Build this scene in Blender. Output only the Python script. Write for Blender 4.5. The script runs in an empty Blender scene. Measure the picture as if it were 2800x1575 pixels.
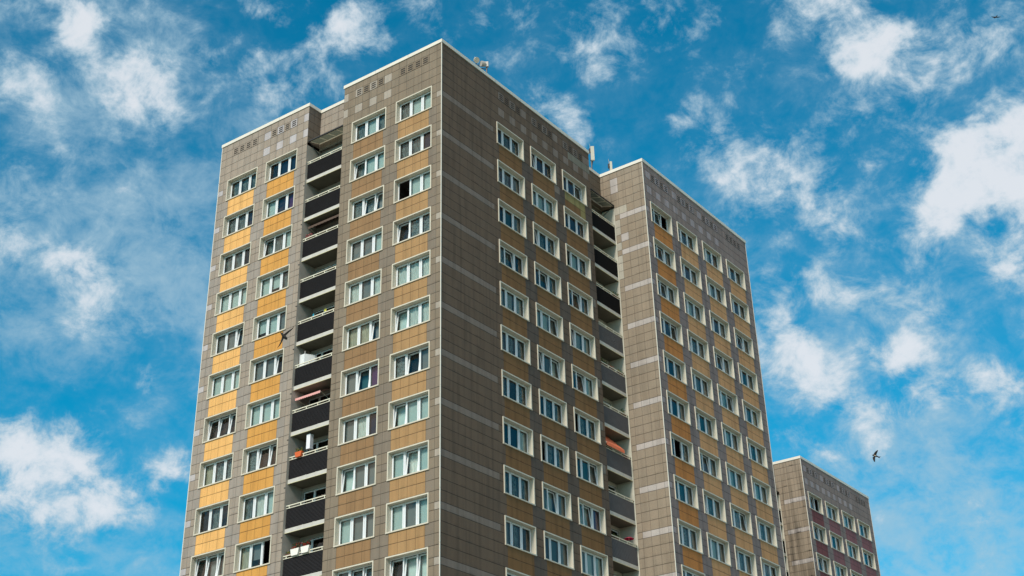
import bpy, bmesh, math, random
from math import sin, cos, pi, radians, sqrt, atan2, asin
from mathutils import Vector, Matrix
random.seed(7)
C = bpy.context.scene.collection
HT = 52.5                      # height of the tower roof edge above the ground
SW, SH = 2800., 1575.
CAM = dict(f=3730.514, x=41.970, y=-51.686, z=HT-50.913, yaw=.62637, pitch=.52921, roll=-.02424, ox=-14.53, oy=-218.24)

# ------------------------------------------------------------------ helpers
class MB:
    """collects faces (with optional colour and two uv sets) for one mesh"""
    def __init__(s): s.v=[]; s.f=[]; s.m=[]; s.col=[]; s.uv=[]; s.sz=[]
    def face(s, pts, m=0, col=None, uv=None, sz=None):
        n=len(s.v); s.v+= [tuple(p) for p in pts]; s.f.append(list(range(n,n+len(pts)))); s.m.append(m)
        s.col.append(col); s.uv.append(uv); s.sz.append(sz)
    def box(s,a,b,m=0,T=None):
        x0,y0,z0=[min(a[i],b[i]) for i in range(3)]; x1,y1,z1=[max(a[i],b[i]) for i in range(3)]
        P=[(x0,y0,z0),(x1,y0,z0),(x1,y1,z0),(x0,y1,z0),(x0,y0,z1),(x1,y0,z1),(x1,y1,z1),(x0,y1,z1)]
        if T: P=[tuple(T @ Vector(p)) for p in P]
        n=len(s.v); s.v+=P
        for q in ((0,3,2,1),(4,5,6,7),(0,1,5,4),(1,2,6,5),(2,3,7,6),(3,0,4,7)):
            s.f.append([n+i for i in q]); s.m.append(m); s.col.append(None); s.uv.append(None); s.sz.append(None)
    def tube(s,a,b,r,n=8,m=0,r2=None):
        a=Vector(a); b=Vector(b); d=(b-a).normalized(); r2=r if r2 is None else r2
        e=d.orthogonal().normalized(); g=d.cross(e)
        A=[a+(e*cos(2*pi*i/n)+g*sin(2*pi*i/n))*r for i in range(n)]; B=[b+(e*cos(2*pi*i/n)+g*sin(2*pi*i/n))*r2 for i in range(n)]
        for i in range(n):
            j=(i+1)%n; s.face((A[i],A[j],B[j],B[i]),m)
        s.face(A[::-1],m); s.face(B,m)
    def prism(s,pts,w,T,m=0):
        """outline pts (x,z) extruded along y by w"""
        A=[T@Vector((x,0,z)) for x,z in pts]; B=[T@Vector((x,w,z)) for x,z in pts]; n=len(pts)
        s.face(A,m); s.face(B[::-1],m)
        for i in range(n):
            j=(i+1)%n; s.face((A[j],A[i],B[i],B[j]),m)
    def mesh(s,name,mats):
        me=bpy.data.meshes.new(name); me.from_pydata(s.v,[],s.f)
        for mt in mats: me.materials.append(mt)
        me.polygons.foreach_set('material_index',s.m)
        if any(c for c in s.col):
            ca=me.color_attributes.new('tilecol','FLOAT_COLOR','CORNER'); d=[]
            for f,c in zip(s.f,s.col): d+= list(c or (.3,.3,.3,1))*len(f)
            ca.data.foreach_set('color',d)
            for nm,src in (('pos',s.uv),('size',s.sz)):
                L=me.uv_layers.new(name=nm); d=[]
                for f,c in zip(s.f,src):
                    for q in (c or [(0,0)]*len(f)): d+=list(q)
                L.data.foreach_set('uv',d)
        me.update(); return me
def link(name, me, parent=None, loc=(0,0,0), rot=(0,0,0)):
    o=bpy.data.objects.new(name,me); C.objects.link(o); o.location=loc; o.rotation_euler=rot
    if parent: o.parent=parent
    return o
def tag(o,label=None,cat=None,group=None,kind=None):
    if label: o['label']=label
    if cat: o['category']=cat
    if group: o['group']=group
    if kind: o['kind']=kind
    return o
def thing(name,loc,label,cat,group=None):
    return tag(link(name,None,None,loc),label,cat,group)

# ------------------------------------------------------------------ materials
def lin(*c): return tuple((x/255/12.92 if x<=10 else ((x/255+.055)/1.055)**2.4) for x in c)+(1,)
def mat(name,col,rough=.6,metal=0,spec=.5,noise=0,nscale=6,coat=0,trans=0):
    m=bpy.data.materials.new(name); m.use_nodes=True; N=m.node_tree.nodes; L=m.node_tree.links; b=N['Principled BSDF']
    b.inputs['Base Color'].default_value=col; b.inputs['Roughness'].default_value=rough; b.inputs['Metallic'].default_value=metal
    b.inputs['Specular IOR Level'].default_value=spec
    if trans: b.inputs['Transmission Weight'].default_value=trans
    if noise:
        t=N.new('ShaderNodeTexCoord'); n=N.new('ShaderNodeTexNoise'); n.inputs['Scale'].default_value=nscale; n.inputs['Detail'].default_value=6
        L.new(t.outputs['Object'],n.inputs['Vector'])
        r=N.new('ShaderNodeMapRange'); r.inputs[1].default_value=.3; r.inputs[2].default_value=.7; r.inputs[3].default_value=1-noise; r.inputs[4].default_value=1+noise*.5
        L.new(n.outputs['Fac'],r.inputs[0])
        mx=N.new('ShaderNodeMix'); mx.data_type='RGBA'; mx.blend_type='MULTIPLY'; mx.inputs[0].default_value=1; mx.inputs[6].default_value=col
        L.new(r.outputs[0],mx.inputs[7]); L.new(mx.outputs[2],b.inputs['Base Color'])
        bp=N.new('ShaderNodeBump'); bp.inputs['Strength'].default_value=.15; bp.inputs['Distance'].default_value=.01
        L.new(n.outputs['Fac'],bp.inputs['Height']); L.new(bp.outputs[0],b.inputs['Normal'])
    return m
def tilemat(name, vjoint, stain):
    """ceramic/exposed-aggregate facing tiles: colour of each tile from 'tilecol', joints from the tile's own edges"""
    m=bpy.data.materials.new(name); m.use_nodes=True; N=m.node_tree.nodes; L=m.node_tree.links; b=N['Principled BSDF']
    b.inputs['Roughness'].default_value=.75; b.inputs['Specular IOR Level'].default_value=.3
    def M(op,a,c=None,clamp=False):
        n=N.new('ShaderNodeMath'); n.operation=op; n.use_clamp=clamp
        for i,x in enumerate((a,c)):
            if x is None: continue
            if isinstance(x,(int,float)): n.inputs[i].default_value=x
            else: L.new(x,n.inputs[i])
        return n.outputs[0]
    at=N.new('ShaderNodeAttribute'); at.attribute_name='tilecol'
    u1=N.new('ShaderNodeUVMap'); u1.uv_map='pos'; s1=N.new('ShaderNodeSeparateXYZ'); L.new(u1.outputs[0],s1.inputs[0])
    u2=N.new('ShaderNodeUVMap'); u2.uv_map='size'; s2=N.new('ShaderNodeSeparateXYZ'); L.new(u2.outputs[0],s2.inputs[0])
    dx=M('MINIMUM',s1.outputs[0],M('SUBTRACT',s2.outputs[0],s1.outputs[0]))
    dz=M('MINIMUM',s1.outputs[1],M('SUBTRACT',s2.outputs[1],s1.outputs[1]))
    tc=N.new('ShaderNodeTexCoord')
    def noise(scale,det=4,vec=None,sc=None,rough=.5):
        n=N.new('ShaderNodeTexNoise'); n.inputs['Scale'].default_value=scale; n.inputs['Detail'].default_value=det; n.inputs['Roughness'].default_value=rough
        if sc:
            mp=N.new('ShaderNodeMapping'); mp.inputs['Scale'].default_value=sc; L.new(tc.outputs['Object'],mp.inputs['Vector']); L.new(mp.outputs[0],n.inputs['Vector'])
        else: L.new(tc.outputs['Object'],n.inputs['Vector'])
        return n.outputs['Fac']
    def rng(x,a,c,d,e):
        r=N.new('ShaderNodeMapRange'); r.inputs[1].default_value=a; r.inputs[2].default_value=c; r.inputs[3].default_value=d; r.inputs[4].default_value=e; L.new(x,r.inputs[0]); return r.outputs[0]
    wob=noise(1.7,3)
    jz=rng(dz,.012,.022,1,0); jz=M('MULTIPLY',jz,rng(wob,.35,.65,.7,1.))
    jx=rng(dx,.006,.013,1,0); jx=M('MULTIPLY',jx,vjoint)
    j=M('MAXIMUM',jx,jz)
    grain=rng(noise(26,2,rough=.8),.3,.7,.86,1.13)
    blot=rng(noise(.55,5),.3,.7,.93,1.06)
    streak=rng(noise(1,5,sc=(3.2,3.2,.22)),.45,.75,1,1-.22*stain)
    # dirt that has settled along the lower edge of some joints
    low=rng(s1.outputs[1],0,.16,1,0)
    dirt=M('MULTIPLY',low,rng(noise(1.1,6,rough=.7),.5,.72,0,.42*stain))
    k=M('MULTIPLY',M('MULTIPLY',grain,blot),streak)
    k=M('MULTIPLY',k,M('SUBTRACT',1,dirt))
    k=M('MULTIPLY',k,M('SUBTRACT',1,M('MULTIPLY',j,.8)))
    mx=N.new('ShaderNodeMix'); mx.data_type='RGBA'; mx.blend_type='MULTIPLY'; mx.inputs[0].default_value=1
    L.new(at.outputs['Color'],mx.inputs[6]); L.new(k,mx.inputs[7]); L.new(mx.outputs[2],b.inputs['Base Color'])
    bp=N.new('ShaderNodeBump'); bp.inputs['Strength'].default_value=.6; bp.inputs['Distance'].default_value=.012
    L.new(M('SUBTRACT',1,j),bp.inputs['Height']); L.new(bp.outputs[0],b.inputs['Normal'])
    return m
M_tileL=tilemat('facing_tiles_front',.8,1.0)
M_tileR=tilemat('facing_tiles_side',.12,1.4)
M_tileB=tilemat('facing_tiles_streaked',.75,3.0)
M_cream=mat('cream_painted_metal',(.62,.575,.475,1),.5,noise=.07,nscale=1.5)
M_cap=mat('cream_roof_edge_sheet',(.74,.70,.62,1),.45,noise=.06,nscale=.8)
M_upvc=mat('white_window_plastic',(.74,.77,.80,1),.35)
M_plas=mat('cream_plaster',(.58,.55,.46,1),.85,noise=.12,nscale=2)
M_plasg=mat('grey_plaster',(.40,.38,.34,1),.85,noise=.15,nscale=2)
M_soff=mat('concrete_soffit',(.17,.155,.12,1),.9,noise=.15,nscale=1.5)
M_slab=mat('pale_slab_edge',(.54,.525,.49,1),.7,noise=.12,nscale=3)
M_drip=mat('cream_drip_edge',(.70,.66,.40,1),.6)
M_anth=mat('anthracite_ribbed_sheet',(.024,.023,.026,1),.75,spec=.15,noise=.1,nscale=3)
M_slate=mat('slate_ribbed_sheet',(.15,.15,.165,1),.7,spec=.2,noise=.1,nscale=3)
M_black=mat('black_smooth_sheet',(.008,.008,.009,1),.9,spec=.08)
M_dark=mat('dark_recess',(.01,.01,.01,1),.9)
M_slot=mat('vent_slot_dark',(.035,.03,.027,1),.9)
M_roof=mat('bitumen_roof',(.09,.09,.09,1),.9,noise=.2,nscale=1)
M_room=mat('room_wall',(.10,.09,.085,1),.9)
M_gutter=mat('dark_gutter_metal',(.03,.03,.033,1),.5)
M_canopy=mat('dull_wired_glass',(.16,.17,.13,1),.35)
def _tl(m,k,c):
    N=m.node_tree.nodes; L=m.node_tree.links; t=N.new('ShaderNodeBsdfTranslucent'); t.inputs[0].default_value=c; x=N.new('ShaderNodeMixShader'); x.inputs[0].default_value=k
    o=[n for n in N if n.type=='OUTPUT_MATERIAL'][0]; L.new(N['Principled BSDF'].outputs[0],x.inputs[1]); L.new(t.outputs[0],x.inputs[2]); L.new(x.outputs[0],o.inputs[0])
_tl(M_canopy,.5,(.13,.14,.105,1)); M_bars=mat('pale_glazing_bars',(.80,.78,.66,1),.4); _tl(M_bars,.5,(.55,.53,.42,1))
M_rail=mat('cream_rail_paint',(.80,.77,.63,1),.4)
def glassmat():
    m=bpy.data.materials.new('window_glass'); m.use_nodes=True; N=m.node_tree.nodes; L=m.node_tree.links; N.clear()
    o=N.new('ShaderNodeOutputMaterial'); mx=N.new('ShaderNodeMixShader'); t=N.new('ShaderNodeBsdfTransparent'); t.inputs[0].default_value=(.80,.90,.89,1)
    g=N.new('ShaderNodeBsdfGlossy'); g.inputs['Roughness'].default_value=.02; g.inputs[0].default_value=(.88,.86,.80,1)
    fr=N.new('ShaderNodeFresnel'); fr.inputs[0].default_value=1.52
    r=N.new('ShaderNodeMapRange'); r.inputs[1].default_value=0; r.inputs[2].default_value=1; r.inputs[3].default_value=.01; r.inputs[4].default_value=1
    tc=N.new('ShaderNodeTexCoord'); n=N.new('ShaderNodeTexNoise'); n.inputs['Scale'].default_value=1.1; L.new(tc.outputs['Object'],n.inputs[0])
    bp=N.new('ShaderNodeBump'); bp.inputs['Strength'].default_value=.12; bp.inputs['Distance'].default_value=.05; L.new(n.outputs['Fac'],bp.inputs['Height']); L.new(bp.outputs[0],g.inputs['Normal'])
    L.new(fr.outputs[0],r.inputs[0]); L.new(r.outputs[0],mx.inputs[0]); L.new(t.outputs[0],mx.inputs[1]); L.new(g.outputs[0],mx.inputs[2]); L.new(mx.outputs[0],o.inputs[0])
    return m
M_glass=glassmat()
def fabric(name,col,alpha=1.,pat=None):
    """curtain cloth, optionally open lace so that the dark room shows through"""
    m=bpy.data.materials.new(name); m.use_nodes=True; N=m.node_tree.nodes; L=m.node_tree.links; b=N['Principled BSDF']
    b.inputs['Base Color'].default_value=col; b.inputs['Roughness'].default_value=.9; b.inputs['Specular IOR Level'].default_value=.1
    tc=N.new('ShaderNodeTexCoord')
    if alpha<1:
        mp=N.new('ShaderNodeMapping'); mp.inputs['Scale'].default_value=(9,9,1.6) if pat!='lace' else (7,7,5); L.new(tc.outputs['Object'],mp.inputs[0])
        n=N.new('ShaderNodeTexNoise'); n.inputs['Scale'].default_value=1.6; n.inputs['Detail'].default_value=4; L.new(mp.outputs[0],n.inputs[0])
        r=N.new('ShaderNodeMapRange'); r.inputs[1].default_value=.38; r.inputs[2].default_value=.62; r.inputs[3].default_value=max(0,alpha-.22); r.inputs[4].default_value=min(1,alpha+.22)
        L.new(n.outputs['Fac'],r.inputs[0]); L.new(r.outputs[0],b.inputs['Alpha'])
    return m
FAB={'W':fabric('white_curtain',(.86,.85,.80,1),.97),'L':fabric('pale_roller_blind',(.60,.68,.66,1)),'G':fabric('grey_roller_blind',(.27,.27,.27,1)),
 'N':fabric('net_curtain',(.42,.47,.46,1),.46),'K':fabric('lace_curtain',(.50,.53,.52,1),.5,'lace'),'B':fabric('navy_blind',(.02,.035,.075,1)),'P':fabric('purple_curtain',(.13,.05,.17,1)),
 'T':fabric('beige_curtain',(.62,.55,.42,1),.95),'S':fabric('white_slats',(.62,.62,.58,1)),'D':fabric('dark_curtain',(.05,.05,.055,1),.6),'A':fabric('teal_curtain',(.05,.13,.15,1))}
# ------------------------------------------------------------------ facing colours
def col(c,v=.035):
    k=1+random.uniform(-v,v); h=random.uniform(-.012,.012)
    return (max(c[0]*k*(1+h),0),max(c[1]*k,0),max(c[2]*k*(1-h),0),1)
PAL={ # base, grey strip, light
 'taupe':dict(b=(.222,.178,.131),g=(.208,.170,.132),l=(.375,.33,.28),k=(.215,.20,.16)),
 'greige':dict(b=(.322,.270,.223),g=(.312,.272,.238),l=(.46,.43,.44),k=(.3,.27,.15)),
 'grey':dict(b=(.278,.210,.192),g=(.240,.184,.176),l=(.40,.33,.34),k=(.3,.27,.15)),
 'return':dict(b=(.288,.235,.178),g=(.27,.23,.19),l=(.46,.42,.40),k=(.42,.39,.33))}
def zrows(zt,zb):
    z=[-.13,-.73,-1.33,-1.93,-2.53,-3.13,-3.74]; k=0
    while z[-1]>zb:
        B=-3.74-2.8*k; z+=[B-.4,B-1.0,B-1.6,B-2.2,B-2.8]; k+=1
    return [a for a in z]
def in_(v,a,b): return a-1e-4<=v<=b+1e-4

def facade(mb, T, u0, u1, joints, colour, openings=(), ztop=-.13, zbot=-HT, m=0, zb_abs=None):
    """tile grid on the local plane y=0; T maps (u,in,z) to the tower frame. colour(uc, zc, row, ucell)->rgb"""
    zr=zrows(0,zbot); zr=[z for z in zr if z<=ztop+1e-6]; 
    if abs(zr[0]-ztop)>1e-3: zr=[ztop]+zr
    js=sorted([j for j in joints if u0+.02<j<u1-.02]+[u0,u1])
    for i in range(len(zr)-1):
        za,zb=zr[i],max(zr[i+1],zbot)
        if za<=zbot: break
        for a,b in zip(js[:-1],js[1:]):
            c=col(colour((a+b)/2,(za+zb)/2)); w=b-a; h=za-zb
            us=[a,b]; zs=[zb,za]; hit=[o for o in openings if o[0]<b and o[1]>a and o[2]<za and o[3]>zb]
            for o in hit:
                us+=[x for x in o[:2] if a<x<b]; zs+=[x for x in o[2:4] if zb<x<za]
            us=sorted(set(us)); zs=sorted(set(zs))
            for x0,x1 in zip(us[:-1],us[1:]):
                for y0,y1 in zip(zs[:-1],zs[1:]):
                    xc,yc=(x0+x1)/2,(y0+y1)/2
                    if any(o[0]<xc<o[1] and o[2]<yc<o[3] for o in hit): continue
                    P=[(x0,y0),(x1,y0),(x1,y1),(x0,y1)]
                    mb.face([T@Vector((p[0],0,p[1])) for p in P],m,c,[(p[0]-a,p[1]-zb) for p in P],[(w,h)]*4)
# ------------------------------------------------------------------ window templates (local: x along facade, y into the house, z up; origin = upper left corner)
W,H=2.827,1.60; T_=.068; DEP=.27
def surround_mesh():
    b=MB(); yb=.40
    b.box((0,-.05,-T_),(W,yb,0)); b.box((0,-.05,-H+T_),(T_,yb,-T_)); b.box((W-T_,-.05,-H+T_),(W,yb,-T_))
    b.box((-.012,-.062,-H),(W+.012,yb,-H+T_))
    # fixed plastic frame behind: head, bottom, two mullions, jambs
    x0,x1=T_,W-T_; z1,z0=-T_,-H+T_
    y0,y1=DEP+.012,DEP+.075
    b.box((x0,y0,z1-.045),(x1,y1,z1),1); b.box((x0,y0,z0),(x1,y1,z0+.045),1)
    for x,w in ((x0,.05),(x1-.05,.05),(x0+(x1-x0)/3-.035,.07),(x0+2*(x1-x0)/3-.035,.07)): b.box((x,y0,z0+.045),(x+w,y1,z1-.045),1)
    return b.mesh('window',[M_cream,M_upvc])
SWD=(W-2*T_)/3-.03; SHT=H-2*T_-.05
def sash_mesh():
    b=MB(); f=.088
    b.box((0,0,0),(SWD,.05,f)); b.box((0,0,SHT-f),(SWD,.05,SHT)); b.box((0,0,f),(f,.05,SHT-f)); b.box((SWD-f,0,f),(SWD,.05,SHT-f))
    return b.mesh('sash',[M_upvc])
def pane_mesh():
    b=MB(); f=.085; b.face([(f,.02,f),(SWD-f,.02,f),(SWD-f,.02,SHT-f),(f,.02,SHT-f)]); return b.mesh('pane',[M_glass])
def cloth_mesh(kind,seed,drop=1.):
    b=MB(); r=random.Random(seed); w=SWD; n=30; ph=r.random()*6; amp=.022 if kind in 'WNKTDP' else .0
    if kind=='S':
        z=SHT-.02
        while z>0: b.box((.0,0,z-.045),(w,.012,z-.005)); z-=.055
    else:
        z0=SHT*(1-drop)
        for i in range(n):
            xa,xb=w*i/n,w*(i+1)/n
            ya,yb=[amp*sin(x*26+ph+2.2*sin(x*5+ph)) for x in (xa,xb)]
            sc=.05*abs(sin(x_*9)) if (x_:=xa)>=0 and kind=='K' and drop<1 else 0
            b.face([(xa,ya,z0+sc),(xb,yb,z0+sc),(xb,yb,SHT),(xa,ya,SHT)])
    return b.mesh('curtain',[FAB[kind]])
ME_sur,ME_sash,ME_pane=surround_mesh(),sash_mesh(),pane_mesh()
CL={}
def cloth(kind,drop):
    k=(kind,random.randrange(4),drop)
    if k not in CL: CL[k]=cloth_mesh(kind,k[1],drop)
    return CL[k]
def rot_T(kind,u,off,z,base=(0,0,0)):
    """location and z-rotation of a facade-local origin. kind 'L': u=+X, in=+Y at y=off ; 'R': u=+Y, in=-X at x=off"""
    return ((u,off,z),0.) if kind=='L' else ((off,u,z),pi/2)
def TM(kind,off):
    return Matrix.Translation((0,off,0)) if kind=='L' else Matrix.Translation((off,0,0))@Matrix.Rotation(pi/2,4,'Z')

def window_parts(spec):
    """spec: three entries 'W','L*', 'K~' ... letter=curtain, *=tilted sash, ~=half drop, O=open & dark"""
    out=[]
    for i,s in enumerate(spec):
        x=T_+.015+i*((W-2*T_)/3)
        zb=-H+T_+.025
        tilt=radians(7) if '*' in s else 0; c=s[0]; drop=.62 if '~' in s else 1.
        out.append((x,zb,tilt,c,drop))
    return out
def add_window(parent,kind,off,u,z,spec):
    loc,rz=rot_T(kind,u,off,z)
    w=link('window',ME_sur,parent,loc,(0,0,rz))
    for x,zb,tilt,c,drop in window_parts(spec):
        if c!='O':
            link('sash',ME_sash,w,(x,DEP-.012 if not tilt else DEP+.0,zb),(-tilt,0,0)); link('pane',ME_pane,w,(x,DEP-.012 if not tilt else DEP,zb),(-tilt,0,0))
        if c not in 'O-': link('curtain',cloth(c,drop),w,(x,DEP+(.34 if tilt else .16),zb-.03))
    return w
def merge_windows(parent,lst):
    """the remaining, least visible windows as one part"""
    b=MB()
    mats=[M_cream,M_upvc,M_glass]+[FAB[k] for k in FAB]; fi={k:3+i for i,k in enumerate(FAB)}
    for kind,off,u,z,spec in lst:
        loc,rz=rot_T(kind,u,off,z); T=Matrix.Translation(loc)@Matrix.Rotation(rz,4,'Z')
        def addm(me,TT,mm):
            for p in me.polygons: b.face([TT@me.vertices[i].co for i in p.vertices],mm(p.material_index))
        addm(ME_sur,T,lambda i:i)
        for x,zb,tilt,c,drop in window_parts(spec):
            TT=T@Matrix.Translation((x,DEP-.012 if not tilt else DEP,zb))@Matrix.Rotation(-tilt,4,'X')
            if c!='O': addm(ME_sash,TT,lambda i:1); addm(ME_pane,TT,lambda i:2)
            if c not in 'O-': addm(cloth(c,drop),T@Matrix.Translation((x,DEP+.2,zb-.03)),lambda i:fi[c])
    o=link('window',b.mesh('window_rest',mats),parent); o['kind']='stuff'; return o
# ------------------------------------------------------------------ vents
def vent_mesh(c):
    """tile with three slots cut through it"""
    b=MB(); w=.592; h=.592; cc=col(c,.02); sl=[(.09,.19),(.245,.345),(.40,.50)]; x0,x1=.12,.48; y=-.012
    def q(xa,xb,za,zb): b.face([(xa,y,za),(xb,y,za),(xb,y,zb),(xa,y,zb)],0,cc,[(xa,za+.0),(xb,za),(xb,zb),(xa,zb)],[(w,h)]*4)
    q(0,x0,0,h); q(x1,w,0,h); z=0
    for a,c2 in sl: q(x0,x1,z,a); z=c2
    q(x0,x1,z,h)
    for a,c2 in sl:
        yb=-.003
        b.face([(x0,yb,a),(x1,yb,a),(x1,yb,c2),(x0,yb,c2)],1)
    for e in ([(0,y,0),(w,y,0),(w,0,0),(0,0,0)],[(0,y,0),(0,0,0),(0,0,h),(0,y,h)],[(w,y,0),(w,y,h),(w,0,h),(w,0,0)]): b.face(e,1)
    return b.mesh('vent',[M_tileL,M_slot])
# ------------------------------------------------------------------ window specs read off the photograph
SP={'b1r':["NLL","NNB","OLL","D*KK","WWW","L*WW","KD*G","L*LL","LW*L","LGL","D*L*L*"],
 'b1l':["NLN","N*LL","KK*G*","GGL","WGW","TTG*","GA*P","GWB","L*GG","LGG","GG*G*"],
 'b2r':["DBB","LBP","N*NL","LL~N","L~LG","GGD*","LLL","KD*D*","NWL","TG~O","DGL"],
 'b2l':["NNN","NNB","NND","LLL","GGG*","LLL","D*D*D*","TKK","DND","D*G*G*","GGL"],
 'r1':["DNN","NNG","DAG","KK*D","SSS","NNN","KDK","DBW","NNN","GND","DGG"],
 'r2':["D*BD","LLL","D*NN","BA*N","LLG*","N*AL*","DNN","ONN","GL*G","BAG","NNG"],
 'r3':["DBG*","DBB","OLN","BD*N","D*SS","AB*L","ONN","BAG*","NL*P","LLL","GGG"],
 'q1':["DA*O","LB*G","DN*G","DBD*","LBG","ABG","NO*K","DAG","LKG","DNG","NNG"],
 'q2':["DNK","D*BG","NLG","D*NG","NGG","D*AG","NG*G","D*NG","GLG","NNG","NNG"],
 'q3':["D*LB","L*LG","D*BG","NT*G","LLG*","DLG","NLG","DNG*","D*NG","NNG","NNG"],
 'q4':["DNG","NBG","LB*G","DAG","D*GT","DNG","D*LG","D*NG","D*NG","NNG","NNG"]}
import re
def spec(s,k):
    t=re.findall(r'[A-Z-][*~]*',SP[s][k]) if k<len(SP[s]) else None
    return t or [random.choice('NLGDWK') for _ in range(3)]

CAMP=Vector((CAM['x'],CAM['y'],CAM['z']))
def basis():
    y,t,r=CAM['yaw'],CAM['pitch'],CAM['roll']
    fw=Vector((-sin(y)*cos(t),cos(y)*cos(t),sin(t))); rt=Vector((cos(y),sin(y),0)); up=rt.cross(fw)
    return rt*cos(r)+up*sin(r), up*cos(r)-rt*sin(r), fw
RT,UP,FW=basis()
def project(P):
    d=Vector(P)-CAMP; z=d.dot(FW); return 1400+CAM['ox']+CAM['f']*d.dot(RT)/z, 787.5+CAM['oy']-CAM['f']*d.dot(UP)/z
def ray(u,v): return (FW+RT*(u-1400-CAM['ox'])/CAM['f']-UP*(v-787.5-CAM['oy'])/CAM['f']).normalized()

# ------------------------------------------------------------------ tower
X1,X2,X3=-7.933,-11.016,-19.091; DD=1.105; YE,YR,D2,P3,L3=16.081,19.219,-1.12,2.402,15.185
def build_tower(o3,label,full,warm):
    root=thing('apartment_tower',o3,label,'apartment building')
    ox,oy,oz=o3; 
    root.location=(ox,oy,0); ZB=oz     # local z: HT+rel+oz measured from the ground
    Z=HT+oz
    zbot=-(HT+oz)
    up=Matrix.Translation((0,0,Z))
    def spl(c,a,b,z,cols,sp):
        return None
    # ---- colour rules
    def band(z):  # inside a light band row
        r=(-3.74-z)%2.8; return r<.4 and z<-3.7
    def spand(z): # the two rows under a window
        r=(-3.74-z)%2.8; return 1.0<r<2.2 and z<-4.7
    def below_first(z): return z<-4.74
    def rowtop(z,i): return -.73-.6*i>z>-1.33-.6*i
    B1cols=[(-3.37,-.97,(.37,.222,.10)),(-6.97,-4.57,(.27,.16,.077))]
    def c_b1l(u,z):
        P=PAL['taupe']
        if band(z) and u>-.37: return P['l']
        if u<-7.57 and (rowtop(z,0) or rowtop(z,2)): return P['l']
        if rowtop(z,2) and any(in_(u,a,a+.6) for a in (-6.97,-5.77,-4.57)): return P['l']
        if rowtop(z,0) and in_(u,-4.57,-3.97): return P['l']
        if spand(z):
            for a,b,c in B1cols:
                if a<u<b: return c
        if z<-4.74 and in_(u,-4.57,-3.37) and (spand(z) or band(z)): return P['g']
        if z<-4.14 and in_(u,-.97,-.37) and spand(z): return P['g']
        return P['b']
    def c_b2(u,z):
        P=PAL['greige']
        if band(z) and u<-18.63: return P['l']
        if rowtop(z,2) and any(in_(u,a,a+.6) for a in (-15.03,-13.83,-12.63)): return P['l']
        if rowtop(z,0) and in_(u,-15.03,-14.43): return P['l']
        if u>-11.43 and (rowtop(z,0) or rowtop(z,2)): return P['l']
        if spand(z):
            if -14.43<u<-12.03: return (.60,.30,.072)
            if -18.03<u<-15.63: return (.76,.425,.145)
            if in_(u,-15.63,-14.43) or in_(u,-12.03,-11.43) or u<-18.03: return P['g']
        return P['b']
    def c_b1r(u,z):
        P=PAL['taupe']; bb=(.150,.101,.069)  # side face: taupe tones darkened, its shade put into the tile colours
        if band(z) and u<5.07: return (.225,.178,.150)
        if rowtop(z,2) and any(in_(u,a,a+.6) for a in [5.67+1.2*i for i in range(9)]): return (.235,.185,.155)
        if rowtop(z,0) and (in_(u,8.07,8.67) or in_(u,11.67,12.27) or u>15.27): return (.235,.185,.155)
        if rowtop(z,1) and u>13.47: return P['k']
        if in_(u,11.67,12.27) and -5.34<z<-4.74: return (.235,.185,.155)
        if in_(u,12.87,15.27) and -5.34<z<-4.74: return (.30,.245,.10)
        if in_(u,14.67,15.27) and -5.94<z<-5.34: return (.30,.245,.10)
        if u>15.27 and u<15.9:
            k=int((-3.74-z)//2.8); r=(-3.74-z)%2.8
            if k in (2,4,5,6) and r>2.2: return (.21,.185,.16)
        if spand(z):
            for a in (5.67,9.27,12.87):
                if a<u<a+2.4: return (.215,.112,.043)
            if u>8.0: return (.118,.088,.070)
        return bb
    def c_b3(u,z):
        P=PAL['grey']
        if band(z) and u<19.6: return P['l']
        if rowtop(z,2) and any(in_(u,a,a+.6) for a in [19.6+1.2*i for i in range(9)]): return P['l']
        if rowtop(z,0) and (in_(u,19.6,20.2) or in_(u,23.2,23.8) or in_(u,26.8,27.4)): return P['l']
        if spand(z):
            for i,a in enumerate((20.2,23.8,27.4,31.0)):
                if a<u<a+2.4: return (warm[0] if i==0 else warm[1])
            return P['g']
        if z<-4.7 and any(in_(u,a,a+1.2) for a in (22.6,26.2,29.8)): return P['g']
        return P['b']
    def c_ret(u,z):
        P=PAL['return']
        if band(z) and u>.3: return P['l']
        if full:
            if in_(u,-.3,.3) and (rowtop(z,0) or rowtop(z,1)): return P['l']
            if u<.9 and -3.74<z<-3.13 and u>-.3: return P['k']
            if u<.3 and (-5.34<z<-4.14 or -8.74<z<-6.94 or -6.54<z<-5.94): return P['k']
            if in_(u,.3,.9) and -5.94<z<-5.34: return P['l']
        return P['b']
    rng=lambda a,n:[a+.6*i for i in range(n)]
    wins=[]; ops={}
    def cols(key,kind,off,u,facekey,ks):
        for k in ks:
            zt=-3.158-2.8*k
            ops.setdefault(facekey,[]).append((u+.045,u+W-.045,zt-H+.045,zt-.045))
            wins.append((kind,off,u,Z+zt,spec(key,k),key,k))
    KS=range(0,14) if full else range(0,12)
    if full:
        cols('b1r','L',0,-3.541,'F1',KS); cols('b1l','L',0,-7.141,'F1',KS)
        cols('b2r','L',0,-14.639,'F2',KS); cols('b2l','L',0,-18.239,'F2',KS)
        for i,q in enumerate(('r1','r2','r3')): cols(q,'R',0,5.44+3.6*i,'F3',KS)
    for i,q in enumerate(('q1','q2','q3','q4')): cols(q,'R',P3,YR+.655+3.6*i,'F4',KS)
    # ---- walls
    def wall(kind,off,u0,u1,j,cf,key,label,mt,zt=-.13):
        b=MB(); facade(b,up@TM(kind,off),u0,u1,j,cf,ops.get(key,()),ztop=zt,zbot=zbot)
        o=link('tiled_wall',b.mesh('tiled_wall',[mt]),root)
        if label: o['label']=label
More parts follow.
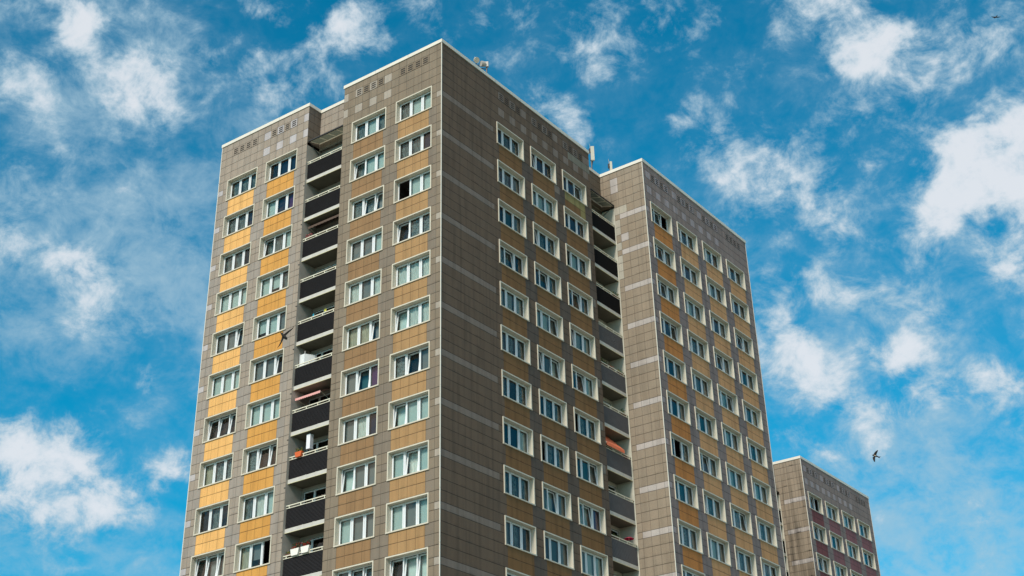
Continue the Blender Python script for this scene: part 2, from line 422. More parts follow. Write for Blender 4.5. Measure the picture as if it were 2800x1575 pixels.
    base=lambda P:(lambda u,z:PAL[P]['b'])
    shaded=lambda P,f:(lambda u,z:tuple(x*f for x in PAL[P]['b']))
    mr=M_tileR if full else M_tileR
    wall('L',0,X1,0,rng(-7.57,13),c_b1l,'F1','brown grey tiled wall with tan panels under the windows',M_tileL)
    wall('L',0,X3,X2,rng(-18.63,13),c_b2,'F2','pale tiled wall with yellow and orange panels',M_tileL)
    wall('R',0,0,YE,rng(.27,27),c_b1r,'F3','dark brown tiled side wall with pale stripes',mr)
    wall('R',P3,YR,YR+L3,rng(YR+.381,25),c_b3,'F4','grey tiled wall with coloured panels',mr)
    wall('L',YR,-.08,P3,rng(-.3,5),c_ret,'F5','narrow beige tiled wall beside the balconies',M_tileL if full else M_tileB,zt=-3.13)
    wall('L',YR+.0,D2,P3,rng(-.9,6),c_ret,'F5b',None,M_tileL if full else M_tileB) if False else None
    b=MB(); facade(b,up@TM('L',YR),D2,P3,rng(-.9,6),c_ret,ztop=-.13,zbot=-3.13); link('tiled_wall',b.mesh('tiled_wall',[M_tileL if full else M_tileB]),root)
    b=MB(); facade(b,up@TM('R',X2),0,DD,[.5],shaded('greige',.5),ztop=-.13,zbot=-3.2); facade(b,up@TM('L',DD),X2,X1,rng(-10.65,5),base('greige'),ztop=-.13,zbot=-3.2)  # recess side wall: its shade is painted in as a darker tile colour
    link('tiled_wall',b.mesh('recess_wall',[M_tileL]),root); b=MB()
    facade(b,up@TM('R',D2),YE,YR,rng(16.5,5),shaded('taupe',.68),ztop=-.13,zbot=-3.2)  # recess back: tile colour multiplied down to carry the shade
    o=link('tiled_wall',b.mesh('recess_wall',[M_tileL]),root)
    # faces nobody sees from the street side, still closed: returns, back walls
    b=MB(); 
    XB=X3+2.4
    def quad(x0,y0,x1,y1,zt=-.13,zb=None,m=0):
        zb=zbot if zb is None else zb
        n=max(1,round(sqrt((x1-x0)**2+(y1-y0)**2)/.6)); zr=[z for z in zrows(0,zbot) if z<=zt+1e-6]
        for i in range(len(zr)-1):
            za,zc=zr[i],max(zr[i+1],zb)
            if za<=zb: break
            for q in range(n):
                ta,tb=q/n,(q+1)/n; c=col(PAL['taupe']['b'])
                pa=(x0+(x1-x0)*ta,y0+(y1-y0)*ta); pb=(x0+(x1-x0)*tb,y0+(y1-y0)*tb); w=sqrt((pa[0]-pb[0])**2+(pa[1]-pb[1])**2); h=za-zc
                b.face([(pa[0],pa[1],Z+zc),(pb[0],pb[1],Z+zc),(pb[0],pb[1],Z+za),(pa[0],pa[1],Z+za)],0,c,[(0,0),(w,0),(w,h),(0,h)],[(w,h)]*4)
    quad(X1,DD+.3,X1,0); quad(D2-.3,YE,0,YE); quad(P3,YR+L3,XB,YR+L3); quad(XB,YR+L3,XB,YR); quad(XB,YR,X3,YR); quad(X3,YR,X3,0)
    link('tiled_wall',b.mesh('rear_wall',[M_tileL]),root)
    # ---- roof deck
    b=MB(); poly=[(X3,0),(X2,0),(X2,DD),(X1,DD),(X1,0),(0,0),(0,YE),(D2,YE),(D2,YR),(P3,YR),(P3,YR+L3),(XB,YR+L3),(XB,YR),(X3,YR)]
    b.face([(x,y,Z-.5) for x,y in poly]); 
    link('roof',b.mesh('roof',[M_roof]),root)
    # ---- roof edge capping: fascia 25 cm, 6 cm proud, 40 cm deep top
    b=MB(); n=len(poly); pr=.055
    def offp(d):
        out=[]
        for i in range(n):
            p0,p1,p2=Vector(poly[i-1]),Vector(poly[i]),Vector(poly[(i+1)%n]); a=(p1-p0).normalized(); c=(p2-p1).normalized()
            na=Vector((a.y,-a.x)); nc=Vector((c.y,-c.x)); out.append(p1+(na+nc)*d)
        return out
    O=offp(pr); I=offp(-.35); O2=offp(0.0)
    for i in range(n):
        j=(i+1)%n
        L_=(O[j]-O[i]).length; ns=max(1,round(L_/2.6))
        for q in range(ns):
            g=.006/L_*(0 if ns==1 else 1); ta=q/ns+(g if q else 0); tb=(q+1)/ns-(g if q<ns-1 else 0)
            def P(A,B,t,z): v=A+(B-A)*t; return (v.x,v.y,Z+z)
            b.face([P(O[i],O[j],ta,-.235),P(O[i],O[j],tb,-.235),P(O[i],O[j],tb,0),P(O[i],O[j],ta,0)])
            b.face([P(O[i],O[j],ta,0),P(O[i],O[j],tb,0),P(I[i],I[j],tb,-.015),P(I[i],I[j],ta,-.015)])
            b.face([P(I[i],I[j],tb,-.5),P(I[i],I[j],ta,-.5),P(I[i],I[j],ta,-.015),P(I[i],I[j],tb,-.015)])
            b.face([P(O2[i],O2[j],ta,-.235),P(O2[i],O2[j],tb,-.235),P(O[i],O[j],tb,-.235),P(O[i],O[j],ta,-.235)])
        # dark backing seen in the open butt joints
        def Q(A,z): return (A.x,A.y,Z+z)
        Ob=offp(pr-.008); b.face([Q(Ob[i],-.232),Q(Ob[j],-.232),Q(Ob[j],-.003),Q(Ob[i],-.003)],1)
    link('roof_edge',b.mesh('roof_edge',[M_cap,M_gutter]),root)
    # ---- corner trims
    def trim(x,y,zt=-.24,w=.022):
        b=MB(); z=zt
        while z>zbot:
            zz=max(z-2.79,zbot); b.box((x-w,y-w,Z+zz),(x+w,y+w,Z+z)); z=zz-.012
        link('corner_trim',b.mesh('corner_trim',[M_cap]),root)
    trim(0,0); trim(P3,YR); trim(X3,0); trim(P3,YR+L3,w=.02)
    # ---- vents
    vm={}
    def vent(kind,off,u,c,key):
        if key not in vm: vm[key]=vent_mesh(c)
        loc,rz=rot_T(kind,u+.004,off,Z-1.326); o=link('vent',vm[key],root,loc,(0,0,rz)); o['group']='slotted ventilation tiles under the roof edge'
    def mul(c,f): return tuple(x*f for x in c)
    T_,G_,R_=PAL['taupe'],PAL['greige'],PAL['grey']
    if full:
        for i in range(4):
            vent('L',0,-6.97+.6*i,T_['l'] if i%2==0 else T_['b'],'a%d'%(i%2)); vent('L',0,-3.37+.6*i,T_['b'],'a1')
            vent('L',0,-18.03+.6*i,G_['b'],'b0'); vent('L',0,-14.43+.6*i,G_['l'] if i%2 else G_['b'],'b%d'%(i%2))
            for g in range(3): vent('R',0,5.67+3.6*g+.6*i,(.235,.185,.155) if i%2==0 else (.150,.101,.069),'c%d'%(i%2))
    for i in range(4):
        for g in range(4): vent('R',P3,YR+.981+3.6*g+.6*i,R_['l'] if (i%2 and g<3) else R_['b'],'d%d'%(1 if (i%2 and g<3) else 0))
    # ---- loggias and balconies
    def loggia(kind):
        """local frame: x along the front, y into the house, z up"""
        if kind=='L': T=up@Matrix.Translation((X2,0,0)); wd=X1-X2; side=M_plasg
        else: T=up@TM('R',0)@Matrix.Translation((YE,0,0)); wd=YR-YE; side=M_plas
        dep=1.32; b=MB(); zt=-3.0
        def F(pts,m=0): b.face([T@Vector(p) for p in pts],m)
        strip=.045 if kind=='L' else 0
        # side walls, back wall (with door opening), ceiling over the top loggia
        F([(0,0,zbot),(0,dep,zbot),(0,dep,zt),(0,0,zt)]); F([(wd,dep,zbot),(wd,0 if kind=='L' else .08,zbot),(wd,0 if kind=='L' else .08,zt),(wd,dep,zt)])
        F([(0,1.1,zt),(wd,1.1,zt),(wd,dep,zt),(0,dep,zt)])
        KB=range(0,16) if full else range(0,12)
        # back wall pieces around the openings
        x0,x1=(.10,wd-.12)
        zz=zt
        for k in KB:
            h=-3.42-2.8*k; s=-5.52-2.8*k
            F([(0,dep,h),(wd,dep,h),(wd,dep,zz),(0,dep,zz)],1); F([(0,dep,s),(x0,dep,s),(x0,dep,h),(0,dep,h)],1); F([(x1,dep,s),(wd,dep,s),(wd,dep,h),(x1,dep,h)],1); zz=s
        F([(0,dep,zbot),(wd,dep,zbot),(wd,dep,zz),(0,dep,zz)],1)
        # plaster return of the tiled edge
        link('loggia_wall',b.mesh('loggia_wall',[side,M_plasg if kind=='L' else M_plas]),root)
        # templates
        b=MB(); y0=.17
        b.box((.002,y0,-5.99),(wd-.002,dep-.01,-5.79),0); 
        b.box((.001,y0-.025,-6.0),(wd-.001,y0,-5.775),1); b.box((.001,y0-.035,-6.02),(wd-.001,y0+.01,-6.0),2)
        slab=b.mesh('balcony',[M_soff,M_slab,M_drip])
        def panel(ribbed,mt):
            b=MB(); z0,z1=-5.73,-4.64
            if ribbed:
                n=15; h=(z1-z0)/n
                for i in range(n):
                    a=z0+i*h
                    b.face([(0.01,y0+.02,a),(wd-.01,y0+.02,a),(wd-.01,y0-.012,a+h*.22),(.01,y0-.012,a+h*.22)]); b.face([(0.01,y0-.012,a+h*.22),(wd-.01,y0-.012,a+h*.22),(wd-.01,y0-.008,a+h*.45),(.01,y0-.008,a+h*.45)])
                    b.face([(0.01,y0-.008,a+h*.45),(wd-.01,y0-.008,a+h*.45),(wd-.01,y0+.02,a+h),(.01,y0+.02,a+h)])
                b.box((.012,y0+.025,z0),(wd-.012,y0+.04,z1))
            else: b.box((.01,y0-.005,z0),(wd-.01,y0+.03,z1))
            return b.mesh('balustrade',[mt])
        b=MB(); b.box((.01,y0-.03,-4.50),(wd-.01,y0+.03,-4.455)); b.box((.01,y0-.025,-4.64),(wd-.01,y0+.03,-4.61))
        for x in (.22,.22+(wd-.44)/3,.22+(wd-.44)*2/3,wd-.22): b.box((x-.022,y0-.02,-4.61),(x+.022,y0+.02,-4.50))
        rail=b.mesh('handrail',[M_rail])
        pA=panel(True,M_anth if kind=='L' else M_slate); pB=panel(False,M_black)
        b=MB(); y=dep+.03; f=.07
        for xa,xb in ((x0,x0+.84),(x0+.84,x1)):
            b.box((xa,y,-5.5),(xa+f,y+.06,-3.43)); b.box((xb-f,y,-5.5),(xb,y+.06,-3.43)); b.box((xa+f,y,-3.43-f),(xb-f,y+.06,-3.43)); b.box((xa+f,y,-5.5),(xb-f,y+.06,-5.5+f))
        b.box((x0+.84-.04,y-.01,-5.5),(x0+.84+.04,y,-3.43))
        door=b.mesh('balcony_door',[M_upvc])
        b=MB()
        for xa,xb in ((x0,x0+.84),(x0+.84,x1)): b.face([(xa+f,y+.03,-5.43),(xb-f,y+.03,-5.43),(xb-f,y+.03,-3.5),(xa+f,y+.03,-3.5)])
        dpane=b.mesh('pane',[M_glass])
        rz=0 if kind=='L' else pi/2; L0=(X2,0) if kind=='L' else (0,YE)
        for k in KB:
            loc=(L0[0],L0[1],Z-2.8*k)
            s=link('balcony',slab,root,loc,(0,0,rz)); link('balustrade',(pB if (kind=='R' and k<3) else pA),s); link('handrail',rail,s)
            if k<11 or full:
                d=link('balcony_door',door,root,loc,(0,0,rz)); link('pane',dpane,d)
        # glazed canopy over the top balcony
        b=MB(); a=(0.02,.13,-2.90); 
        yb,zb=1.09,-2.64; sl=(zb-(-2.90))/(yb-.13)
        def pz(y,dz=0): return -2.90+(y-.13)*sl+dz
        def slat(xa,xb,ya,yb_,th,m,dz=0):
            P=[(xa,ya,pz(ya,dz)),(xb,ya,pz(ya,dz)),(xb,yb_,pz(yb_,dz)),(xa,yb_,pz(yb_,dz))]; Q=[(p[0],p[1],p[2]-th) for p in P]
            b.face(P[::-1] if 0 else P,m); b.face(Q[::-1],m)
            for i in range(4): j=(i+1)%4; b.face([Q[i],Q[j],P[j],P[i]],m)
        npan=4
        xs=[.03+(wd-.06-.07)*i/npan for i in range(npan+1)]
        for xa,xb in zip(xs[:-1],xs[1:]): b.face([(xa+.07,.23,pz(.23)),(xb,.23,pz(.23)),(xb,yb-.11,pz(yb-.11)),(xa+.07,yb-.11,pz(yb-.11))])
        cn=b.mesh('canopy',[M_canopy])
        o=link('canopy',cn,root,(L0[0],L0[1],Z),(0,0,rz))
        b=MB()
        def bar(xa,xb,ya,yb_):
            P=[(xa,ya,pz(ya)),(xb,ya,pz(ya)),(xb,yb_,pz(yb_)),(xa,yb_,pz(yb_))]; b.face(P)
            for i in range(4): j=(i+1)%4; b.face([(P[i][0],P[i][1],P[i][2]-.03),(P[j][0],P[j][1],P[j][2]-.03),P[j],P[i]])
        bar(.03,wd-.03,.15,.23); bar(.03,wd-.03,yb-.11,yb)
        for x in xs: bar(x,x+.07,.23,yb-.11)
        link('frame',b.mesh('canopy_frame',[M_bars]),o)
        b=MB(); b.box((.01,.07,-2.95),(wd-.01,.15,-2.885))
        for x in (.04,wd-.04): b.tube((x,.13,-2.93),(x,1.07,-3.47),.022,6)
        link('gutter',b.mesh('gutter',[M_gutter]),o)
        if kind=='L':   # dark rainwater overflow stubs at each floor on the plaster edge
            b=MB(); b.box((-.10,-.03,-6.28),(.0,.0,-6.24)); me=b.mesh('overflow_pipe',[M_gutter])
            for k in range(14): link('overflow_pipe',me,root,(X2,0,Z-2.8*k))
    loggia('L'); loggia('R')
    # ---- windows: the hundred that show largest as parts, the rest as one
    def area(w):
        kind,off,u,z=w[:4]; pts=[]
        for a,c in ((0,0),(W,0),(W,-H),(0,-H)):
            P=(u+a,off,z+c) if kind=='L' else (off,u+a,z+c)
            p=project((P[0]+ox,P[1]+oy,P[2])); pts.append((min(max(p[0],0),SW),min(max(p[1],0),SH)))
        return abs(sum(pts[i][0]*pts[(i+1)%4][1]-pts[(i+1)%4][0]*pts[i][1] for i in range(4)))/2
    ws=sorted(wins,key=area,reverse=True)
    lim=100 if full else 16
    for w in ws[:lim]: add_window(root,*w[:5])
    merge_windows(root,[w[:5] for w in ws[lim:]])
    # floors inside so that rooms are not one open shaft
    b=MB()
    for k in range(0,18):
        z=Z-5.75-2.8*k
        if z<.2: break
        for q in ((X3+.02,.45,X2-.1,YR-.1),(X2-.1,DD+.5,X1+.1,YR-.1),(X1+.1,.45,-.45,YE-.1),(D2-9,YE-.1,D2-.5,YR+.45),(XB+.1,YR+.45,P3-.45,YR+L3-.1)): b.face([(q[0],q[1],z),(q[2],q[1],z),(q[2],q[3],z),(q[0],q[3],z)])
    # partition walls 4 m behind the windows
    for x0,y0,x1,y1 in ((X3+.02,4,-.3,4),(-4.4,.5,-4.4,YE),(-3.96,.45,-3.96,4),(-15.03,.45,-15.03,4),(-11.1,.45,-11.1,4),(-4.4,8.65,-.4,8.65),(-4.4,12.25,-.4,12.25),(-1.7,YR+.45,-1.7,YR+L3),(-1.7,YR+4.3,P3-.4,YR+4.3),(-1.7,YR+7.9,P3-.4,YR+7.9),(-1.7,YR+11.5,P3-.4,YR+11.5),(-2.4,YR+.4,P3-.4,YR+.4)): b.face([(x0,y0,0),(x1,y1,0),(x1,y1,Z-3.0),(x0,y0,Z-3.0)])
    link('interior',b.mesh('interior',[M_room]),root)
    return root
tA=build_tower((0,0,0),'tall corner apartment tower in front with yellow, tan and orange panels','full',[(.52,.205,.052),(.58,.305,.138)])
tB=build_tower((-9.237,41.35,-7.991),'smaller apartment tower with dark red panels behind the tall tower at right',False,[(.20,.060,.062),(.25,.10,.11)])

# ------------------------------------------------------------------ things on the balconies and roof
def solid(name,mb,mats,parent=None,loc=(0,0,0),rot=(0,0,0)): return link(name,mb.mesh(name,mats),parent,loc,rot)
def zl(z): return HT+z
M_leaf=mat('plant_leaf',(.055,.09,.02,1),.6); M_leaf2=mat('plant_leaf_yellow',(.30,.27,.05,1),.6)
M_red=mat('red_petals',(.50,.015,.02,1),.6); M_pink=mat('pink_petals',(.75,.22,.27,1),.6)
M_wplast=mat('white_planter_plastic',(.80,.79,.74,1),.5); M_terra=mat('orange_planter_plastic',(.62,.11,.02,1),.5)
M_brownpot=mat('brown_planter_plastic',(.10,.04,.03,1),.6)
def leaves(n,sx,sy,sz,size,seed,mats,share):
    r=random.Random(seed); b=MB()
    for i in range(n):
        c=Vector((r.uniform(-sx,sx),r.uniform(-sy,sy),r.uniform(0,1)**1.2*sz)); d=Vector((r.gauss(0,1),r.gauss(0,1),r.gauss(.6,.8))).normalized(); e=d.orthogonal().normalized()*size*.4; d*=size
        m=0 if r.random()>share else 1
        b.face([c-d*.5,c+e*.6,c+d*.6,c-e*.6],m); g=d.cross(e).normalized()*size*.3; b.face([c-d*.5,c+g,c+d*.6,c-g],m)
    return b
def planter(loc,rz,w,h,potmat,leafmats,seed,label,share=.3,n=90,hh=.22,hang=True):
    t=thing('flower_box',loc,label,'flower box'); t.rotation_euler=(0,0,rz)
    b=MB(); wb=w*.78; d=.17
    pts=[(-w/2,0),(-w/2,-.03),(-wb/2,-h+.03),(-wb/2+.03,-h),(wb/2-.03,-h),(wb/2,-h+.03),(w/2,-.03),(w/2,0)]
    b.prism(pts,d,Matrix.Translation((0,-d/2,0)))
    solid('pot',b,[potmat],t)
    lv=leaves(n,w*.46,d*.4,hh,.075,seed,leafmats,share); solid('flowers',lv,leafmats,t)
    return t
yF=.17
planter((-10.22,.10,zl(-23.93)),0,.52,.30,M_terra,[M_leaf,M_leaf2],1,'orange flower box with yellowish plants hung on the left balcony rail',.6)
planter((-10.06,.10,zl(-29.44)),0,.62,.36,M_wplast,[M_leaf,M_red],2,'left one of two white flower boxes of red geraniums low on the balconies',.35,120,.3)
planter((-9.30,.10,zl(-29.44)),0,.62,.36,M_wplast,[M_leaf,M_red],3,'right one of two white flower boxes of red geraniums low on the balconies',.35,120,.3)
planter((-10.72,.30,zl(-29.55)),0,.5,.16,M_brownpot,[M_leaf,M_leaf2],4,'small low flower box beside the white pair on the left balconies',.2,60,.14)
planter((-10.62,.27,zl(-9.97)),0,.5,.18,M_brownpot,[M_leaf,M_pink],5,'flower box with pink blossoms at the left end of an upper left balcony',.6,80,.22)
def tb(y,z,w,seed,lab,mats=None,share=.2,hh=.2,n=80): planter((-.24,y,zl(z)),pi/2,w,.16,M_brownpot,mats or [M_leaf,M_leaf2],seed,lab,share,n,hh)
tb(18.80,-10.08,.75,6,'flower box of bushy green plants on the third black balcony at right',hh=.28,n=120)
tb(16.75,-15.66,.8,7,'flower box with tall green plants at the left end of a slate balcony',hh=.34,n=110)
tb(17.6,-15.66,.5,8,'flower box with few red flowers in the middle of a slate balcony',[M_leaf,M_red],.4,.14,50)
tb(18.80,-15.66,.75,9,'flower box of spiky green plants at the right end of a slate balcony',hh=.2)
tb(18.80,-18.45,.4,10,'small pot with spiky leaves at the right end of the sixth right balcony',hh=.3,n=40)
tb(18.62,-21.35,.55,11,'brown flower box beside the orange striped awning',[M_leaf,M_red],.3,.1,40)
tb(17.2,-26.80,.9,12,'flower box with pale sprigs on the ninth right balcony',[M_leaf,M_leaf2],.4,.16,50) if False else None
# agapanthus-like sprig box
tb(17.0,-26.86+2.8*0,.7,13,'flower box of thin twigs on a lower slate balcony',[M_leaf,M_leaf2],.3,.16,40)
# pink umbrella folded open on the rail
t=thing('parasol',(-.27,18.5,zl(-26.62)),'small pink parasol showing over the lowest slate balcony rail','parasol')
b=MB(); n=10
for i in range(n):
    a0,a1=2*pi*i/n,2*pi*(i+1)/n
    for r0,z0,r1,z1 in ((0,.10,.17,.075),(.17,.075,.33,0)):
        P=[(r0*cos(a0),r0*sin(a0),z0),(r1*cos(a0),r1*sin(a0),z1),(r1*cos(a1),r1*sin(a1),z1),(r0*cos(a1),r0*sin(a1),z0)]
        b.face(P if r0 else P[:1]+P[1:3])
M_pk=mat('pink_parasol_cloth',(.75,.03,.12,1),.6)
solid('canopy',b,[M_pk],t); b=MB(); b.tube((0,0,-1.3),(0,0,.13),.012,6); solid('pole',b,[M_rail],t)
# pinwheel and bottle
t=thing('pinwheel',(-8.88,.22,zl(-15.62)),'yellow pinwheel on the rail of the fifth left balcony','pinwheel')
b=MB()
for i in range(6):
    a=i*pi/3; b.face([(0,0,.13),(.11*cos(a),-.01,.13+.11*sin(a)),(.10*cos(a+.6),.02,.13+.10*sin(a+.6))])
    b.face([(0,.015,.13),(.10*cos(a+.6),.03,.13+.10*sin(a+.6)),(.11*cos(a),.005,.13+.11*sin(a))])
solid('blades',b,[mat('yellow_foil',(.75,.72,.05,1),.4)],t); b=MB(); b.tube((0,0.01,-.05),(0,.01,.13),.008,6); solid('stick',b,[M_rail],t)
b=MB(); b.tube((0,0,0),(0,0,.13),.045,10); b.tube((0,0,.13),(0,0,.17),.045,10,r2=.018); b.tube((0,0,.17),(0,0,.21),.018,8)
o=solid('bottle',b,[mat('blue_plastic',(.0,.35,.55,1),.3)],None,(-9.80,.20,zl(-15.655))); tag(o,'bright blue bottle on the rail of the fifth left balcony','bottle')
# white screens on frame (left balcony k=5)
t=thing('privacy_screen',(-10.97,.42,zl(-19.79)),'white cloth privacy screen on thin posts behind a left balcony rail','screen')
M_screen=mat('white_screen_cloth',(.72,.76,.78,1),.8,noise=.08)
b=MB(); b.box((.06,0,.55),(.40,.012,2.06)); solid('cloth',b,[M_screen],t); b=MB()
T=Matrix.Translation((.46,0,0))@Matrix.Rotation(radians(58),4,'Z'); b.box((0,0,.55),(.62,.012,2.04),0,T); solid('cloth',b,[M_screen],t)
b=MB()
for x,y,z in ((.03,0,2.14),(.43,0,2.22),(.46+.66*cos(1.01),.66*sin(1.01),2.12)): b.tube((x,y,0),(x,y,z),.016,6)
solid('post',b,[M_upvc],t)
# hanging white cloth lantern
t=thing('wind_lantern',(-9.78,.45,zl(-23.78)),'long white box lantern hanging under a left balcony ceiling','lantern')
b=MB(); b.box((-.14,-.13,0),(.14,.13,.86)); solid('shade',b,[mat('white_paper',(.78,.79,.85,1),.8,noise=.05)],t); b=MB(); b.tube((0,0,.86),(0,0,.98),.008,5); solid('cord',b,[M_gutter],t)
# awnings: bolted to the loggia, parts of the tower
def awning(kind,xa,xb,yf,zf,yb,zb,vh,cloth,lab,nsc=12,stripes=None):
    b=MB(); n=nsc*4
    T=TM('L',0) if kind=='L' else TM('R',0)
    mats=cloth
    for i in range(n):
        x0,x1=xa+(xb-xa)*i/n,xa+(xb-xa)*(i+1)/n; m=(i//2)%2 if len(cloth)>1 else 0
        b.face([T@Vector(p) for p in ((x0,yf,zf),(x1,yf,zf),(x1,yb,zb),(x0,yb,zb))],m)
        q=lambda x:.035*abs(sin((x-xa)/(xb-xa)*pi*nsc))
        b.face([T@Vector(p) for p in ((x0,yf-.004,zf-vh-q(x0)+.03),(x1,yf-.004,zf-vh-q(x1)+.03),(x1,yf-.004,zf),(x0,yf-.004,zf))],m)
    o=link('awning',b.mesh('awning',mats),tA,(0,0,HT)); o['label']=lab
    b=MB(); b.box((xa,yf+.005,zf-.06),(xb,yf+.04,zf-.02)); b.tube((xa+.04,yf,zf),(xa+.1,yb,zb-.75),.014,6); b.tube((xb-.04,yf,zf),(xb-.1,yb,zb-.75),.014,6)
    me=b.mesh('bar',[M_rail]); me.transform(T); link('bar',me,o)
awning('L',-10.97,-8.99,.27,-20.50,1.30,-20.02,.15,[mat('pink_awning_cloth',(.72,.36,.34,1),.8)],'pink scalloped awning in a left balcony',13)
awning('L',-10.92,-8.20,.42,-9.10,1.30,-8.75,.16,[mat('brown_awning_cloth',(.10,.065,.05,1),.8)],'dark brown scalloped awning in an upper left balcony',10)
awning('R',16.12,18.20,-.03,-21.13,1.25,-19.85,.22,[mat('orange_awning_cloth',(.80,.13,.05,1),.8),mat('salmon_awning_cloth',(.80,.26,.13,1),.8)],'orange striped awning in a right balcony',16)
# ---- roof antennas
M_amet=mat('grey_antenna_metal',(.08,.08,.09,1),.5); M_radome=mat('cream_radome',(.52,.50,.42,1),.5,noise=.05); M_awhite=mat('pale_antenna_casing',(.42,.40,.37,1),.5)
cdir=(CAMP-Vector((-1,4.7,HT+1.4))).normalized(); ch=Vector((cdir.x,cdir.y,0)).normalized()
def panel_antenna(x,y,zt,zb,w,label,zr=-.5):
    t=thing('panel_antenna',(x,y,zl(zr)),label,'antenna'); rz=atan2(ch.y,ch.x)+pi/2; t.rotation_euler=(0,0,rz)
    b=MB(); b.box((-w/2,-.22,zb-zr),(w/2,-.07,zt-zr)); b.box((-w/2+.02,-.20,zb-zr-.03),(w/2-.02,-.09,zb-zr)); solid('casing',b,[M_radome],t)
    b=MB(); b.tube((-w*.35,.06,0),(-w*.35,.06,zt-zr+.02),.05,8); b.box((-w*.35-.07,-.07,zt-zr-.3),(-w*.35+.07,.1,zt-zr-.22)); b.box((-w*.35-.07,-.07,zb-zr+.1),(-w*.35+.07,.1,zb-zr+.18))
    for i in range(4): b.box((-w*.35-.14,-.02,zt-zr-.12-.09*i),(-w*.35+.05,.13,zt-zr-.07-.09*i))
    b.tube((-w*.1,-.1,zb-zr),(-w*.3,.03,zb-zr-.45),.02,6); b.tube((w*.1,-.1,zb-zr),(-w*.25,.03,zb-zr-.35),.018,6); solid('mast',b,[M_amet],t)
    b=MB(); b.tube((-w*.35-.06,.06,zt-zr),(-w*.35-.06,.06,zt-zr+.38),.012,5); solid('rod',b,[M_awhite],t)
panel_antenna(-1.5,19.05,2.38,1.22,.25,'tall cream panel antenna rising beside the front block of the roof')
panel_antenna(-.60,20.0,1.20,-.1,.16,'short cream panel antenna on the roof above the beige wall')
t=thing('dish_antenna_cluster',(-.9,4.6,zl(-.5)),'cluster of two pale drum dishes on dark brackets at the roof edge','antenna')
t.scale=(.86,.86,.94); e1=Vector((-ch.y,ch.x,0)); 
def P3d(u,w,d=0): return e1*u+Vector((0,0,w))+ch*d
b=MB(); b.tube((0,0,0),(0,0,2.0),.04,8); b.tube(P3d(.15,0,-.1),P3d(.15,1.9,-.1),.035,8); b.tube(P3d(-.55,1.75),P3d(.5,1.6),.035,6); b.tube(P3d(-.35,1.3),P3d(-.5,2.02),.05,6); b.tube(P3d(-.62,1.9),P3d(-.25,1.96),.05,6); b.tube(P3d(-.2,1.2),P3d(-.25,2.0),.045,6)
b.tube(P3d(.75,0),P3d(.8,1.9),.05,8); b.tube(P3d(.1,1.5),P3d(.85,1.35),.04,6); solid('bracket',b,[M_amet],t)
b=MB(); d1=(cdir+e1*.25).normalized(); c=P3d(.02,1.98,.25); b.tube(c,c+d1*.16,.21,24); solid('dish',b,[M_radome],t); b=MB(); b.tube(c-d1*.10,c,.13,16,r2=.2); solid('dish_back',b,[M_awhite],t)
b=MB(); d2=(cdir*.5+e1*-.7+Vector((0,0,.2))).normalized(); c=P3d(.62,1.72,.1); b.tube(c,c+d2*.30,.2,20); solid('dish',b,[M_awhite],t)
b=MB(); c=P3d(.8,1.72,.05); T=Matrix.Translation(c)@Matrix.Rotation(.5,4,'Z'); b.box((-.1,-.1,-.2),(.12,.1,.2),0,T); solid('radio_box',b,[M_awhite],t)
b=MB(); b.tube(P3d(-.10,2.0),P3d(-.10,2.42),.012,5); solid('rod',b,[M_awhite],t)

# ------------------------------------------------------------------ birds (outline read in the bird's own plane, real thickness)
M_bird=mat('dark_feathers',(.022,.018,.018,1),.6); M_belly=mat('pale_belly_feathers',(.50,.42,.33,1),.7)
def bird(px,py,dist,wings,bodyl,tail,label,belly=None,scale=1.):
    """all points in pixels of the photo around (px,py), turned into metres at the bird's real distance"""
    d=ray(px,py); P=CAMP+d*dist; k=dist/CAM['f']
    o=Matrix((RT.to_4d(),UP.to_4d(),(-FW).to_4d(),(0,0,0,1))).transposed(); 
    R=Matrix(((RT.x,UP.x,-FW.x,P.x),(RT.y,UP.y,-FW.y,P.y),(RT.z,UP.z,-FW.z,P.z),(0,0,0,1)))
    bm=bmesh.new()
    def ringtube(pts,nseg=8):
        """pts: (x,y,half width, thickness, z)"""
        rings=[]
        for i,(x,y,w,th,z) in enumerate(pts):
            a=pts[max(i-1,0)]; c=pts[min(i+1,len(pts)-1)]; t=Vector((c[0]-a[0],c[1]-a[1],0)).normalized(); nn=Vector((-t.y,t.x,0))
            rings.append([bm.verts.new((Vector((x,-y,z))*1+Vector((nn.x,-nn.y,0))*w*cos(2*pi*q/nseg)+Vector((0,0,1))*th*sin(2*pi*q/nseg))*k) for q in range(nseg)])
        for A,B in zip(rings[:-1],rings[1:]):
            for q in range(nseg): bm.faces.new((A[q],A[(q+1)%nseg],B[(q+1)%nseg],B[q]))
        bm.faces.new(rings[0]); bm.faces.new(rings[-1][::-1])
    for w in wings: ringtube(w)
    ringtube(bodyl,10)
    for tl in tail: ringtube(tl,6)
    bmesh.ops.recalc_face_normals(bm,faces=bm.faces)
    me=bpy.data.meshes.new('bird'); me.materials.append(M_bird); bm.to_mesh(me); bm.free()
    for p in me.polygons: p.use_smooth=True
    o=bpy.data.objects.new('bird',me); C.objects.link(o); o.matrix_world=R
    m=o.modifiers.new('blend','REMESH'); m.mode='VOXEL'; m.voxel_size=.0035*max(1,dist/22); m.use_smooth_shade=True
    tag(o,label,'bird','swifts and swallows flying near the towers')
    if belly:
        bm=bmesh.new(); bmesh.ops.create_uvsphere(bm,u_segments=12,v_segments=8,radius=1)
        x,y,a,bb,ang=belly
        T=Matrix.Translation(Vector((x,-y,1.3))*k)@Matrix.Rotation(ang,4,'Z')@Matrix.Diagonal((a*k,bb*k,1.6*k,1))
        bmesh.ops.transform(bm,matrix=T,verts=bm.verts); me=bpy.data.meshes.new('belly'); me.materials.append(M_belly); bm.to_mesh(me); bm.free(); link('belly',me,o)
